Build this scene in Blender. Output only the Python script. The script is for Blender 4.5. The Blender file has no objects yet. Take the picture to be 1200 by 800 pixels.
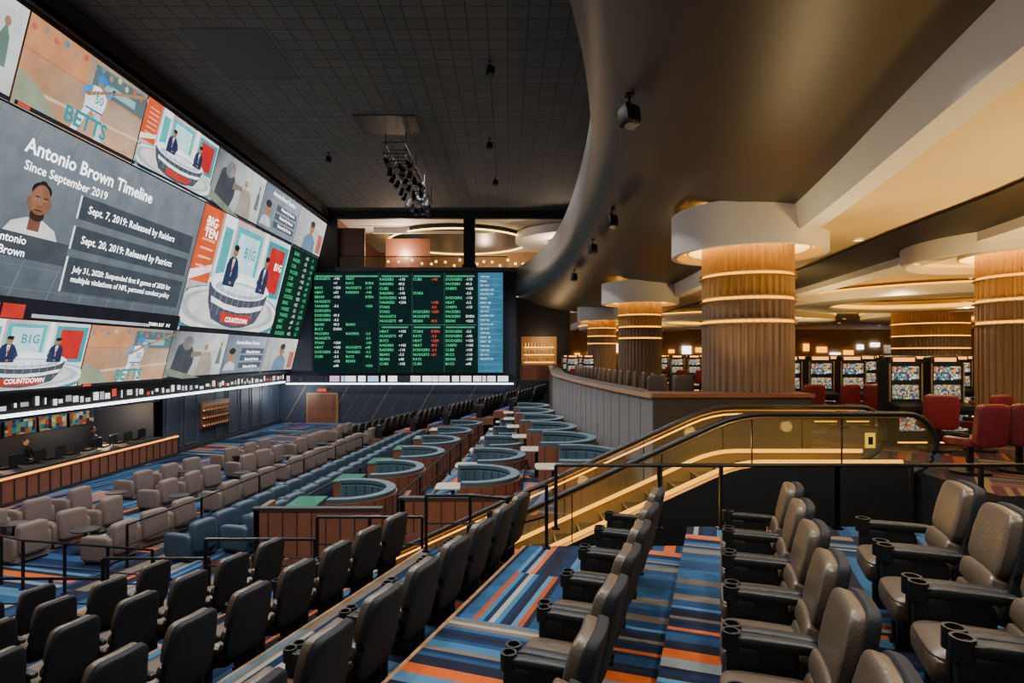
import bpy, bmesh, math, random
from mathutils import Vector, Matrix
random.seed(7)
R=math.radians
# ---------------------------------------------------------------- materials
def nt(name):
    m=bpy.data.materials.new(name); m.use_nodes=True
    return m,m.node_tree.nodes,m.node_tree.links,m.node_tree.nodes['Principled BSDF']
def mat(name,col,rough=.5,metal=0,noise=.15,ns=6,bump=0,alpha=1,spec=.5):
    m,n,l,b=nt(name)
    b.inputs['Roughness'].default_value=rough
    b.inputs['Metallic'].default_value=metal
    b.inputs['Specular IOR Level'].default_value=spec
    if alpha<1: b.inputs['Alpha'].default_value=alpha
    tc=n.new('ShaderNodeTexCoord'); no=n.new('ShaderNodeTexNoise'); no.inputs['Scale'].default_value=ns
    no.inputs['Detail'].default_value=3
    l.new(tc.outputs['Object'],no.inputs['Vector'])
    mx=n.new('ShaderNodeMix'); mx.data_type='RGBA'
    mx.inputs[6].default_value=tuple(max(0,x*(1-noise)) for x in col)+(1,)
    mx.inputs[7].default_value=tuple(min(1,x*(1+noise)) for x in col)+(1,)
    l.new(no.outputs['Fac'],mx.inputs[0]); l.new(mx.outputs[2],b.inputs['Base Color'])
    if bump:
        bp=n.new('ShaderNodeBump'); bp.inputs['Strength'].default_value=bump; bp.inputs['Distance'].default_value=.01
        n2=n.new('ShaderNodeTexNoise'); n2.inputs['Scale'].default_value=ns*12
        l.new(tc.outputs['Object'],n2.inputs['Vector']); l.new(n2.outputs['Fac'],bp.inputs['Height']); l.new(bp.outputs['Normal'],b.inputs['Normal'])
    return m
def emis(name,col,s):
    m=bpy.data.materials.new(name); m.use_nodes=True; n=m.node_tree.nodes; l=m.node_tree.links
    n.clear(); o=n.new('ShaderNodeOutputMaterial'); e=n.new('ShaderNodeEmission')
    e.inputs[0].default_value=(*col,1); e.inputs[1].default_value=s; l.new(e.outputs[0],o.inputs[0]); return m
def math_(n,l,op,a,b=None,c=None):
    k=n.new('ShaderNodeMath'); k.operation=op
    for i,x in enumerate((a,b,c)):
        if x is None: continue
        if isinstance(x,(int,float)): k.inputs[i].default_value=x
        else: l.new(x,k.inputs[i])
    return k.outputs[0]
def ramp(n,l,fac,stops,interp='CONSTANT'):
    r=n.new('ShaderNodeValToRGB'); r.color_ramp.interpolation=interp
    el=r.color_ramp.elements
    while len(el)>1: el.remove(el[-1])
    el[0].position=stops[0][0]; el[0].color=(*stops[0][1],1)
    for p,c in stops[1:]:
        e=el.new(p); e.color=(*c,1)
    l.new(fac,r.inputs[0]); return r.outputs[0]
def carpet(name,ang,pal,cell=2.4,sc=8,rough=.9):
    m,n,l,b=nt(name)
    g=n.new('ShaderNodeNewGeometry'); mp=n.new('ShaderNodeMapping'); mp.inputs['Rotation'].default_value=(0,0,ang)
    l.new(g.outputs['Position'],mp.inputs['Vector']); sp=n.new('ShaderNodeSeparateXYZ'); l.new(mp.outputs[0],sp.inputs[0])
    x,y=sp.outputs[0],sp.outputs[1]
    def wn(a,bb,z):
        c=n.new('ShaderNodeCombineXYZ')
        for i,q in enumerate((a,bb,z)):
            if isinstance(q,(int,float)): c.inputs[i].default_value=q
            else: l.new(q,c.inputs[i])
        w=n.new('ShaderNodeTexWhiteNoise'); w.noise_dimensions='3D'; l.new(c.outputs[0],w.inputs[0]); return w.outputs[0]
    fl=lambda v,s: math_(n,l,'FLOOR',math_(n,l,'MULTIPLY',v,s))
    cx,cy=fl(x,1/cell),fl(y,1/cell)
    sel=math_(n,l,'GREATER_THAN',wn(cx,cy,3.3),.5)
    def mixf(f,a,bb):
        k=n.new('ShaderNodeMix'); k.data_type='FLOAT'; l.new(f,k.inputs[0]); l.new(a,k.inputs[2]); l.new(bb,k.inputs[3]); return k.outputs[0]
    t=mixf(sel,y,x); c=mixf(sel,cx,cy)
    a1=wn(c,fl(t,sc),1.1); a2=wn(fl(c,.5),fl(t,sc*.4),7.7)
    s2=math_(n,l,'GREATER_THAN',wn(c,fl(t,sc*.2),9.1),.5)
    v=mixf(s2,a1,a2)
    col=ramp(n,l,v,pal)
    l.new(col,b.inputs['Base Color']); b.inputs['Roughness'].default_value=rough
    b.inputs['Specular IOR Level'].default_value=.1
    bp=n.new('ShaderNodeBump'); bp.inputs['Strength'].default_value=.4; bp.inputs['Distance'].default_value=.01
    n2=n.new('ShaderNodeTexNoise'); n2.inputs['Scale'].default_value=60; l.new(g.outputs['Position'],n2.inputs['Vector'])
    l.new(n2.outputs['Fac'],bp.inputs['Height']); l.new(bp.outputs['Normal'],b.inputs['Normal'])
    return m
TH=math.atan(.337/.9415)
PAL=[(0,(.006,.014,.04)),(.16,(.016,.055,.12)),(.30,(.045,.115,.20)),(.37,(.14,.155,.16)),(.42,(.008,.010,.018)),(.60,(.011,.034,.08)),(.71,(.36,.065,.010)),(.79,(.22,.04,.010)),(.83,(.10,.08,.06)),(.90,(.026,.09,.165)),(.975,(.20,.19,.165))]
M_carp=carpet('carpet_striped_tier',TH,PAL,1.3,18)
M_carp2=carpet('carpet_striped_main',0.25,PAL,2.4,8)
PAL2=[(0,(.02,.018,.03)),(.3,(.06,.02,.03)),(.5,(.02,.04,.08)),(.65,(.18,.05,.02)),(.75,(.015,.015,.02)),(.9,(.14,.1,.05))]
M_carp3=carpet('carpet_casino',.6,PAL2,.9,14)
M_leath=mat('leather_taupe',(.070,.050,.033),.36,noise=.12,ns=5,bump=.25,spec=.4)
M_blk=mat('black_vinyl',(.007,.008,.009),.45,noise=.2,bump=.2,spec=.3)
M_shell=mat('charcoal_fabric',(.008,.009,.011),.7,noise=.2,bump=.3,spec=.22)
M_fascia=mat('fascia_bronze_grey',(.050,.043,.038),.55,noise=.08,ns=1)
M_met=mat('black_metal',(.01,.01,.011),.35,.6,noise=.1)
M_beige=mat('beige_upholstery',(.115,.085,.072),.75,noise=.15,bump=.2)
M_teal=mat('teal_upholstery',(.018,.040,.065),.6,noise=.2,bump=.2)
M_teal2=mat('booth_teal',(.032,.066,.088),.55,noise=.2,bump=.2)
M_wood=mat('walnut_panel',(.14,.05,.026),.4,noise=.35,ns=3)
M_table=mat('stone_tabletop',(.36,.32,.26),.25,noise=.15)
M_green=mat('green_glass_top',(.04,.13,.09),.12,noise=.1)
M_navy=mat('wall_navy',(.016,.024,.043),.6,noise=.1)
M_navy2=mat('panel_trim_grey',(.06,.07,.09),.5)
M_dark=mat('dark_paint',(.009,.009,.011),.6,noise=.1)
M_gold=mat('brass_trim',(.45,.28,.1),.35,.7)
M_woodedge=mat('oak_nosing',(.26,.14,.06),.45)
M_grey=mat('grey_wall_fabric',(.12,.115,.115),.7)
M_white=mat('white_plaster',(.80,.77,.71),.6,noise=.03)
M_beigec=mat('ceiling_cream',(.66,.50,.26),.6,noise=.05,ns=1)
M_cas=mat('casino_wall_warm',(.34,.19,.07),.6,noise=.3,ns=2)
M_red=mat('burgundy_vinyl',(.13,.009,.016),.42,noise=.5,ns=14)
M_glass=mat('tinted_glass',(.20,.15,.05),.04,alpha=.24)
M_skin=mat('skin_tone',(.35,.18,.12),.5)
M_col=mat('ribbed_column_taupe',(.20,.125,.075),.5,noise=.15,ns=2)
M_col_lit=mat('ribbed_column_lit',(.48,.27,.07),.42,.2,noise=.12,ns=2)  # lit copy of the column colour, amber glow mixed into it
E_yel=emis('led_amber',(1,.38,.015),3.2)
E_yel2=emis('led_amber_soft',(1,.42,.02),3.0)
E_yel8=emis('cove_amber',(1,.58,.10),26)
E_warm=emis('lamp_warm',(1,.62,.22),5)
E_wht=emis('lamp_white',(.9,.95,1),4.5)
E_or=emis('led_orange',(1,.35,.05),2.6)
E_txw=emis('screen_text_white',(1,1,1),2.8)
E_txo=emis('odds_text_white',(.8,.9,.9),1.4)
E_txg=emis('screen_text_green',(.08,.85,.36),1.05)
E_txr=emis('screen_text_red',(1,.08,.04),1.2)
E_txb=emis('screen_text_teal',(.03,.35,.4),1.1)
m,n,l,b=nt('bronze_soffit'); b.inputs['Metallic'].default_value=.3; b.inputs['Roughness'].default_value=.45
no=n.new('ShaderNodeTexNoise'); no.inputs['Scale'].default_value=.6; tc=n.new('ShaderNodeTexCoord'); l.new(tc.outputs['Object'],no.inputs['Vector'])
l.new(ramp(n,l,no.outputs['Fac'],[(0,(.033,.021,.013)),(1,(.045,.028,.016))],'LINEAR'),b.inputs['Base Color']); M_sof=m
m,n,l,b=nt('acoustic_ceiling_tile'); g=n.new('ShaderNodeNewGeometry'); br=n.new('ShaderNodeTexBrick')
br.offset=0; br.inputs['Scale'].default_value=1; br.inputs['Brick Width'].default_value=.62; br.inputs['Row Height'].default_value=.62
br.inputs['Mortar Size'].default_value=.02; br.inputs['Color1'].default_value=(.082,.088,.082,1); br.inputs['Color2'].default_value=(.066,.072,.067,1); br.inputs['Mortar'].default_value=(.018,.019,.018,1)
l.new(g.outputs['Position'],br.inputs['Vector']); l.new(br.outputs['Color'],b.inputs['Base Color']); b.inputs['Roughness'].default_value=.8; M_tile=m
def screenmat(name,scale,s,seed):
    m=bpy.data.materials.new(name); m.use_nodes=True; n=m.node_tree.nodes; l=m.node_tree.links; n.clear()
    o=n.new('ShaderNodeOutputMaterial'); e=n.new('ShaderNodeEmission'); v=n.new('ShaderNodeTexVoronoi'); v.inputs['Scale'].default_value=scale
    v.distance='CHEBYCHEV'; v.inputs['Randomness'].default_value=.55
    tc=n.new('ShaderNodeTexCoord'); mp=n.new('ShaderNodeMapping'); mp.inputs['Location'].default_value=(seed,seed,0)
    l.new(tc.outputs['Object'],mp.inputs[0]); l.new(mp.outputs[0],v.inputs['Vector'])
    sp=n.new('ShaderNodeSeparateColor'); l.new(v.outputs['Color'],sp.inputs[0])
    c=ramp(n,l,sp.outputs[0],[(0,(.03,.07,.16)),(.18,(.5,.34,.10)),(.36,(.16,.26,.13)),(.5,(.6,.55,.42)),(.62,(.04,.2,.24)),(.74,(.45,.08,.03)),(.88,(.05,.03,.05))])
    l.new(c,e.inputs[0]); e.inputs[1].default_value=s; l.new(e.outputs[0],o.inputs[0]); return m
E_slot=screenmat('slot_screen_lower',34,1.3,0); E_slot2=screenmat('slot_screen_upper',22,1.5,3.7)
E_tv=screenmat('tv_picture',5,.7,9)
m=bpy.data.materials.new('led_picture'); m.use_nodes=True; n=m.node_tree.nodes; l=m.node_tree.links; n.clear()
o=n.new('ShaderNodeOutputMaterial'); e=n.new('ShaderNodeEmission'); a=n.new('ShaderNodeAttribute'); a.attribute_name='Col'
nz=n.new('ShaderNodeTexNoise'); nz.inputs['Scale'].default_value=1.5; nz.inputs['Detail'].default_value=6; tc=n.new('ShaderNodeTexCoord'); l.new(tc.outputs['Object'],nz.inputs['Vector'])
mr=n.new('ShaderNodeMapRange'); mr.inputs[3].default_value=.6; mr.inputs[4].default_value=1.4; l.new(nz.outputs['Fac'],mr.inputs[0])
mu=n.new('ShaderNodeVectorMath'); mu.operation='SCALE'; l.new(a.outputs['Color'],mu.inputs[0]); l.new(mr.outputs[0],mu.inputs[3])
l.new(mu.outputs[0],e.inputs[0]); e.inputs[1].default_value=1.65; l.new(e.outputs[0],o.inputs[0]); E_pic=m
# ---------------------------------------------------------------- mesh builder
class MB:
    def __init__(s): s.v=[];s.f=[];s.m=[];s.ms=[]
    def mi(s,m):
        if m not in s.ms: s.ms.append(m)
        return s.ms.index(m)
    def add(s,vs,fs,m,M=None):
        o=len(s.v)
        for p in vs:
            p=Vector(p); s.v.append(tuple(M@p) if M else tuple(p))
        k=s.mi(m)
        for f in fs: s.f.append(tuple(o+i for i in f)); s.m.append(k)
    def box(s,x0,x1,y0,y1,z0,z1,m,M=None):
        s.add([(x0,y0,z0),(x1,y0,z0),(x1,y1,z0),(x0,y1,z0),(x0,y0,z1),(x1,y0,z1),(x1,y1,z1),(x0,y1,z1)],
          [(3,2,1,0),(4,5,6,7),(0,1,5,4),(1,2,6,5),(2,3,7,6),(3,0,4,7)],m,M)
    def quad(s,a,b,c,d,m): s.add([a,b,c,d],[(0,1,2,3)],m)
    def prism(s,poly,z0,z1,m,mtop=None):
        n=len(poly); vs=[(x,y,z0) for x,y in poly]+[(x,y,z1) for x,y in poly]
        s.add(vs,[tuple(reversed(range(n)))]+[(i,(i+1)%n,n+(i+1)%n,n+i) for i in range(n)],m)
        s.add([(x,y,z1) for x,y in poly],[tuple(range(n))],mtop or m)
    def cyl(s,c,r,h,m,n=20,r2=None,M=None):
        r2=r if r2 is None else r2; x,y,z=c
        vs=[(x+r*math.cos(2*math.pi*i/n),y+r*math.sin(2*math.pi*i/n),z) for i in range(n)]+[(x+r2*math.cos(2*math.pi*i/n),y+r2*math.sin(2*math.pi*i/n),z+h) for i in range(n)]
        s.add(vs,[tuple(reversed(range(n))),tuple(range(n,2*n))]+[(i,(i+1)%n,n+(i+1)%n,n+i) for i in range(n)],m,M)
    def sell(s,c,abc,m,e1=.4,e2=.4,M=None,nu=20,nv=10,warp=None):
        a,b,cc=abc; sg=lambda v,e: math.copysign(abs(v)**e,v)
        vs=[]
        for j in range(nv+1):
            t=-math.pi/2+math.pi*j/nv
            for i in range(nu):
                p=2*math.pi*i/nu
                q=[a*sg(math.cos(t),e1)*sg(math.cos(p),e2),b*sg(math.cos(t),e1)*sg(math.sin(p),e2),cc*sg(math.sin(t),e1)]
                if warp: q=warp(q)
                vs.append((q[0]+c[0],q[1]+c[1],q[2]+c[2]))
        fs=[(j*nu+i,j*nu+(i+1)%nu,(j+1)*nu+(i+1)%nu,(j+1)*nu+i) for j in range(nv) for i in range(nu)]
        s.add(vs,fs,m,M)
    def tube(s,path,r,m,n=8,closed=False):
        P=[Vector(p) for p in path]; L=len(P); vs=[]
        for i,p in enumerate(P):
            if closed: d=P[(i+1)%L]-P[i-1]
            else: d=P[min(i+1,L-1)]-P[max(i-1,0)]
            d.normalize(); up=Vector((0,0,1)) if abs(d.z)<.9 else Vector((1,0,0))
            u=d.cross(up).normalized(); w=u.cross(d)
            for k in range(n):
                a=2*math.pi*k/n; vs.append(p+u*r*math.cos(a)+w*r*math.sin(a))
        fs=[]
        for i in range(L if closed else L-1):
            j=(i+1)%L
            for k in range(n): fs.append((i*n+k,i*n+(k+1)%n,j*n+(k+1)%n,j*n+k))
        if not closed: fs+= [tuple(reversed(range(n))),tuple(range((L-1)*n,L*n))]
        s.add(vs,fs,m)
    def arc(s,c,r0,r1,z0,z1,a0,a1,m,n=24,M=None,sy=1):
        vs=[]
        for i in range(n+1):
            a=a0+(a1-a0)*i/n; ca,sa=math.cos(a),math.sin(a)
            for r,z in ((r0,z0),(r1,z0),(r1,z1),(r0,z1)): vs.append((c[0]+r*ca,c[1]+r*sa*sy,c[2]+z))
        fs=[]
        for i in range(n):
            for k in range(4): fs.append((i*4+k,i*4+(k+1)%4,(i+1)*4+(k+1)%4,(i+1)*4+k))
        if abs(a1-a0)<6.28: fs+=[(3,2,1,0),(n*4,n*4+1,n*4+2,n*4+3)]
        s.add(vs,fs,m,M)
    def mesh(s,name,smooth=True):
        me=bpy.data.meshes.new(name); me.from_pydata(s.v,[],s.f)
        for m in s.ms: me.materials.append(m)
        me.polygons.foreach_set('material_index',s.m); me.update()
        bm=bmesh.new(); bm.from_mesh(me); bmesh.ops.recalc_face_normals(bm,faces=bm.faces) ; bm.to_mesh(me); bm.free()
        if smooth:
            me.polygons.foreach_set('use_smooth',[True]*len(me.polygons)); me.set_sharp_from_angle(angle=R(38))
        return me
    def obj(s,name,smooth=True,parent=None):
        o=bpy.data.objects.new(name,s.mesh(name,smooth)); bpy.context.collection.objects.link(o)
        if parent: o.parent=parent
        return o
def inst(name,me,loc,rz=0,sc=(1,1,1)):
    o=bpy.data.objects.new(name,me); bpy.context.collection.objects.link(o); o.location=loc; o.rotation_euler=(0,0,rz); o.scale=sc; return o
def interp(pts,y):
    if y<=pts[0][0]: return pts[0][1]
    if y>=pts[-1][0]: return pts[-1][1]
    for i in range(len(pts)-1):
        if pts[i][0]<=y<=pts[i+1][0]:
            p1,p2=pts[i],pts[i+1]; p0=pts[max(i-1,0)]; p3=pts[min(i+2,len(pts)-1)]
            h=p2[0]-p1[0]; t=(y-p1[0])/h
            m1=(p2[1]-p0[1])/max(p2[0]-p0[0],1e-6)*h; m2=(p3[1]-p1[1])/max(p3[0]-p1[0],1e-6)*h
            return (2*t**3-3*t*t+1)*p1[1]+(t**3-2*t*t+t)*m1+(-2*t**3+3*t*t)*p2[1]+(t**3-t*t)*m2
EP=[(0,-1.6),(3,-.65),(5,.1),(7.1,.74),(9.3,1.24),(12.5,1.75),(17,2.15),(23.5,2.38),(29,2.3),(33,2.0),(38,1.3),(42,.4)]
WP=[(0,3.0),(3,3.6),(4.9,4.0),(6.8,4.45),(9.5,5.1),(12.7,5.75),(19,6.5),(26,6.9),(36,6.7),(42,6.2)]
CP=[(11.9,2.9),(14,2.62),(18,2.25),(22,2.0),(25,1.92),(30,2.2),(42,2.9)]
FL=-4.8
# ---------------------------------------------------------------- room shell
mb=MB(); mb.quad((-20,-4,FL),(46,-4,FL),(46,60,FL),(-20,60,FL),M_carp2); mb.obj('floor',False)
mb=MB(); mb.box(-20,14,-4,42,10.1,10.3,M_tile)
mb.box(-6.6,-3.9,25.2,27.4,10.06,10.1,M_blk); mb.box(-10.2,-7.6,18.5,22,10.09,10.1,M_dark); mb.obj('ceiling',False)
mb=MB()
mb.box(-16.3,-16,27.5,42,FL,-1.75,M_navy)
for i in range(9):
    y=28+i*1.55
    if i in(2,): continue
    for (a,b_,c,d) in ((y,y+.04,-4.5,-2),(y+1.2,y+1.24,-4.5,-2)): mb.box(-16,-15.96,a,b_,c,d,M_navy2)
    mb.box(-16,-15.96,y,y+1.24,-2.04,-2,M_navy2); mb.box(-16,-15.96,y,y+1.24,-4.5,-4.46,M_navy2)
mb.box(-16.3,-16,-4,27.5,-2.15,-1.75,M_navy)
mb.box(-19.2,-19,-4,27.7,FL,-1.75,M_navy); mb.box(-19.2,-16,27.5,27.7,FL,-1.75,M_navy); mb.box(-19,-16,-4,27.5,-2.1,-1.95,M_dark)
mb.box(-19,-12.5,-4,42,9.25,9.5,M_dark); mb.box(-12.75,-12.5,-4,42,9.3,10.1,M_dark)
mb.box(-16.6,-16.3,-4,42,-1.8,10.1,M_dark)
mb.obj('wall_left',False)
mb=MB(); mb.box(-15.99,-15.9,28.7,42,FL,FL+.18,M_dark); mb.obj('baseboard_left',False)
mb=MB()
mb.box(-16.0,-15.93,31.0,34.2,-3.9,-2.5,M_wood); mb.box(-15.93,-15.9,31.15,34.05,-3.8,-2.6,M_woodedge)
for r in range(3):
    for i in range(11): mb.cyl((-15.8,31.3+i*.25,-3.75+r*.4),.05,.22,M_wood,8,.03)
    mb.box(-15.92,-15.7,31.1,34.1,-3.8+r*.4,-3.76+r*.4,M_dark); mb.box(-15.91,-15.88,31.2,34.0,-3.76+r*.4,-3.72+r*.4,E_or)
mb.obj('bottle_display_cabinet')
mb=MB()
mb.box(-16.3,.6,42,42.3,FL,6.0,M_navy); mb.box(-16.3,-12,42,42.3,6,10.1,M_dark); mb.box(-12,14,42,42.3,9.55,10.1,M_dark)
for i in range(16):
    x=-15.6+i*1.0; mb.add([(x,41.98,-4.6),(x+.05,41.98,-4.6),(x+1.45,41.98,-2.2),(x+1.4,41.98,-2.2)],[(0,1,2,3)],M_navy2 if i%3 else M_woodedge)
mb.box(-12,.6,41.6,42,5.75,6.05,M_navy2)
mb.obj('wall_back',False)
mb=MB(); mb.box(-14.1,-11.9,41.86,42,FL,-2.7,M_woodedge)
for x in(-14.0,-13.0): 
    mb.box(x,x+.95,41.8,41.9,FL,-2.8,M_wood); mb.box(x+.15,x+.8,41.77,41.8,FL+.3,-3.9,M_wood); mb.box(x+.15,x+.8,41.77,41.8,-3.7,-3.0,M_wood)
mb.obj('door_1',False)
mb=MB(); mb.box(-13.3,-12.7,41.7,41.78,-2.6,-2.4,E_txr); mb.obj('exit_sign',False)
# upper lounge
mb=MB()
mb.box(-12,13.9,42.3,56,5.8,6,M_dark); mb.box(-12,13.9,42.3,56,9.55,9.7,M_white); mb.box(-12,13.9,56,56.2,6,9.6,M_cas); mb.box(-12.2,-12,42.3,56,6,9.6,M_wood)
mb.box(-12,-10.2,42.6,42.8,6,9.0,M_wood); mb.box(-9.4,-6,46,46.2,6.0,8.9,M_wood)
mb.arc((-4,49,0),0,5.6,9.2,9.5,0,2*math.pi,M_blk,48); mb.arc((-4,49,0),5.6,5.7,9.1,9.2,0,2*math.pi,E_warm,48)
mb.arc((5,47,0),2.2,4.4,8.8,9.4,0,2*math.pi,M_white,48); mb.arc((5,47,0),0,2.2,9.2,9.4,0,2*math.pi,M_blk,48)
mb.box(-10,-1,44.5,44.6,9.0,9.5,M_white)
for i in range(14): mb.box(-9+i*1.6,-8.5+i*1.6,55.7,55.9,6.6,7.0+.4*(i%3),E_warm if i%3 else E_wht)
for i in range(22): mb.cyl((-9+i*.6,45+(i%3),6.9+.12*(i%2)),.09,.16,E_warm,10)
mb.box(-11.9,0,42.32,42.36,6.0,6.9,M_glass); mb.box(-11.9,0,42.3,42.38,6.9,6.95,M_met)
mb.obj('upper_lounge',False)
mb=MB(); mb.box(-3.1,-2.3,41.9,42.7,6.05,9.55,M_blk); mb.box(-3.2,-2.2,41.85,42.75,6.05,6.3,M_met); mb.obj('square_pillar',False)
mb=MB(); mb.box(14,14.3,-4,60,6,10.3,M_dark); mb.obj('wall_right',False)
mb=MB(); mb.box(.6,46,60,60.3,-1.85,4.2,M_cas)
for i in range(30):
    x=4+i*1.35; z=random.uniform(-.8,.9)
    mb.box(x,x+random.uniform(.5,1.2),59.8,59.95,z,z+random.uniform(.3,.9),random.choice([E_warm,E_yel2,E_or,E_wht,E_slot2,E_yel]))
mb.obj('wall_casino_back',False)
mb=MB(); mb.box(45.8,46,-4,60,-1.85,4.2,M_cas)
for i in range(14): mb.box(45.6,45.8,4+i*4,5.5+i*4,-.5,.8,random.choice([E_warm,E_slot,E_or]))
mb.obj('wall_casino_right',False)
# mezzanine edge + bronze soffit
mb=MB(); ys=[0+i*.75 for i in range(57)]
prof=[(0,4.2),(.12,3.9),(.25,3.6),(.4,3.32),(.55,3.12),(.75,2.97),(1,2.9)]
for a,b_ in zip(ys[:-1],ys[1:]):
    e0,e1=interp(EP,a),interp(EP,b_); w0,w1=interp(WP,a),interp(WP,b_)
    for (z0,z1,dx0,dx1) in ((4.2,5.2,0,0),(5.2,5.25,0,.08),(5.25,6.0,.08,.08)):
        mb.quad((e0+dx0,a,z0),(e1+dx0,b_,z0),(e1+dx1,b_,z1),(e0+dx1,a,z1),M_fascia)
    mb.quad((e0+.08,a,6),(e1+.08,b_,6),(14,b_,6),(14,a,6),M_dark)
    for (t0,z0),(t1,z1) in zip(prof[:-1],prof[1:]):
        mb.quad((e0+(w0-e0)*t0,a,z0),(e1+(w1-e1)*t0,b_,z0),(e1+(w1-e1)*t1,b_,z1),(e0+(w0-e0)*t1,a,z1),M_sof)
bmo=mb.obj('mezzanine_soffit')
bm=bmesh.new(); bm.from_mesh(bmo.data); bmesh.ops.remove_doubles(bm,verts=bm.verts,dist=.001); bmesh.ops.recalc_face_normals(bm,faces=bm.faces); bm.to_mesh(bmo.data); bm.free()
mb=MB()
ys2=ys+[46,52,60]
for a,b_ in zip(ys2[:-1],ys2[1:]):
    w0,w1=interp(WP,a),interp(WP,b_)
    mb.quad((w0,a,2.92),(w1,b_,2.92),(w1+.1,b_,2.42),(w0+.1,a,2.42),M_white)
    mb.quad((w0+.1,a,2.42),(w1+.1,b_,2.42),(w1+.4,b_,2.38),(w0+.4,a,2.38),M_white)
    mb.quad((w0+.4,a,2.38),(w1+.4,b_,2.38),(w1+.4,b_,2.5),(w0+.4,a,2.5),M_beigec)
    mb.quad((w0+.4,a,2.5),(w1+.4,b_,2.5),(46,b_,2.5),(46,a,2.5),M_beigec)
mb.obj('ceiling_casino')
AP=[(6,6.6),(8.5,7.3),(12,7.7),(17.9,8.5),(26,9.0),(40,9.2)]; BP=[(6,7.6),(8.5,8.5),(10.5,9.1),(16,10.0),(23,10.9),(30,11.3),(40,11.3)]
mb=MB(); yy=[6+i*1 for i in range(35)]
for a,b_ in zip(yy[:-1],yy[1:]):
    mb.quad((interp(AP,a),a,2.44),(interp(AP,b_),b_,2.44),(interp(BP,b_),b_,2.44),(interp(BP,a),a,2.44),M_blk)
    mb.quad((interp(BP,a),a,2.25),(interp(BP,b_),b_,2.25),(interp(BP,b_)+.5,b_,2.2),(interp(BP,a)+.5,a,2.2),M_white)
    mb.quad((interp(BP,a),a,2.25),(interp(BP,b_),b_,2.25),(interp(BP,b_),b_,2.48),(interp(BP,a),a,2.48),M_white)
    mb.quad((interp(BP,a)+.52,a,2.3),(interp(BP,b_)+.52,b_,2.3),(interp(BP,b_)+.56,b_,2.34),(interp(BP,a)+.56,a,2.34),E_yel2)
for cx,cy,r0,r1 in((17,24,3.6,5.2),(14,38,4,6),(27,32,4,7),(33,20,3,5),(10.5,50,2.5,4.5)):
    mb.arc((cx,cy,0),r0,r1,2.0,2.3,0,2*math.pi,M_white,64); mb.arc((cx,cy,0),r1-.05,r1+.05,2.32,2.38,0,2*math.pi,E_yel2,64); mb.arc((cx,cy,0),r0-.05,r0,2.1,2.25,0,2*math.pi,E_yel2,64)
mb.obj('trim_1')
mb=MB()
for i in range(60):
    x=7.6+random.random()*30; y=6+random.random()*46
    mb.cyl((x,y,2.47),.09,.02,E_warm,12); mb.arc((x,y,0),.09,.12,2.465,2.49,0,2*math.pi,M_white,12)
mb.obj('recessed_downlights')
mb=MB()
poly=[(7.6,-4),(46,-4),(46,60),(1.6,60)]+[(interp(CP,y),y) for y in (42,36,30,25,22,18,16,14,11.9)]+[(6.45,11.9),(6.45,7.8),(7.6,7.8)]
mb.prism(poly,-2.1,-1.85,M_dark,M_carp3); mb.obj('floor_casino',False)
mb=MB(); yc=[11.9+i*.7 for i in range(44)]
for a,b_ in zip(yc[:-1],yc[1:]):
    x0,x1=interp(CP,a),interp(CP,b_)
    mb.quad((x0,a,FL),(x1,b_,FL),(x1,b_,-.8),(x0,a,-.8),M_grey)
    mb.quad((x0-.05,a,-.8),(x1-.05,b_,-.8),(x1+.55,b_,-.8),(x0+.55,a,-.8),M_dark)
    mb.quad((x0-.05,a,-.88),(x1-.05,b_,-.88),(x1-.05,b_,-.78),(x0-.05,a,-.78),M_woodedge)
    mb.quad((x0+.3,a,FL),(x1+.3,b_,FL),(x1+.3,b_,-.8),(x0+.3,a,-.8),M_dark)
    mb.box(x0-.008,x0,a,a+.015,-3.2,-.88,M_fascia)
mb.obj('curved_counter_wall')
mb=MB(); mb.box(2.9,6.0,11.8,12.4,FL,-.85,M_dark); mb.box(2.85,6.05,11.75,12.6,-.85,-.78,M_wood); mb.box(6,6.45,11.8,12.0,FL,-1.85,M_dark); mb.box(6.45,6.6,7.8,12.0,FL,-2.1,M_dark)
mb.obj('low_wall_divider',False)
# ---------------------------------------------------------------- tiers
def RQ(r,q): return (r*.337-q*.9415, r*.9415+q*.337)
def at(q,y):
    r=(y-q*.337)/.9415; return RQ(r,q)
def tier(name,q0,q1,z,ymax,zb=FL,edge=True):
    poly=[at(q0,-3.5),at(q0,ymax),at(q1,ymax),at(q1,-3.5)]
    mb=MB(); mb.prism(poly,zb,z,M_dark,M_carp)
    if edge:
        a,b_=at(q1,-3.5),at(q1,ymax)
        mb.tube([(a[0],a[1],z-.02),(b_[0],b_[1],z-.02)],.03,M_woodedge,6)
        n=Vector((-.9415,.337,0))*.02
        mb.quad((a[0]+n.x,a[1]+n.y,z-.14),(b_[0]+n.x,b_[1]+n.y,z-.14),(b_[0]+n.x,b_[1]+n.y,z-.02),(a[0]+n.x,a[1]+n.y,z-.02),M_woodedge)
    mb.obj(name,False)
YE=7.8
mb=MB()
mb.prism([at(-.95,-3.5),at(-.95,6.4),(7.6,6.4),(7.6,-3.5)],FL,-1.95,M_dark,M_carp)
mb.prism([at(-.95,6.4),at(-.95,YE),(7.6,YE),(7.6,6.4)],FL,-2.25,M_dark,M_carp)
mb.obj('seating_tier',False)
tier('seating_tier',-.95,.42,-2.25,YE,edge=False)
tier('seating_tier',.42,2.42,-2.5,YE)
for i,(z) in enumerate((-2.9,-3.3,-3.7,-4.1,-4.5)): tier('seating_tier',2.42+1.76*i,4.18+1.76*i,z,9.0+.25*i if i else 8.9)
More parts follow.
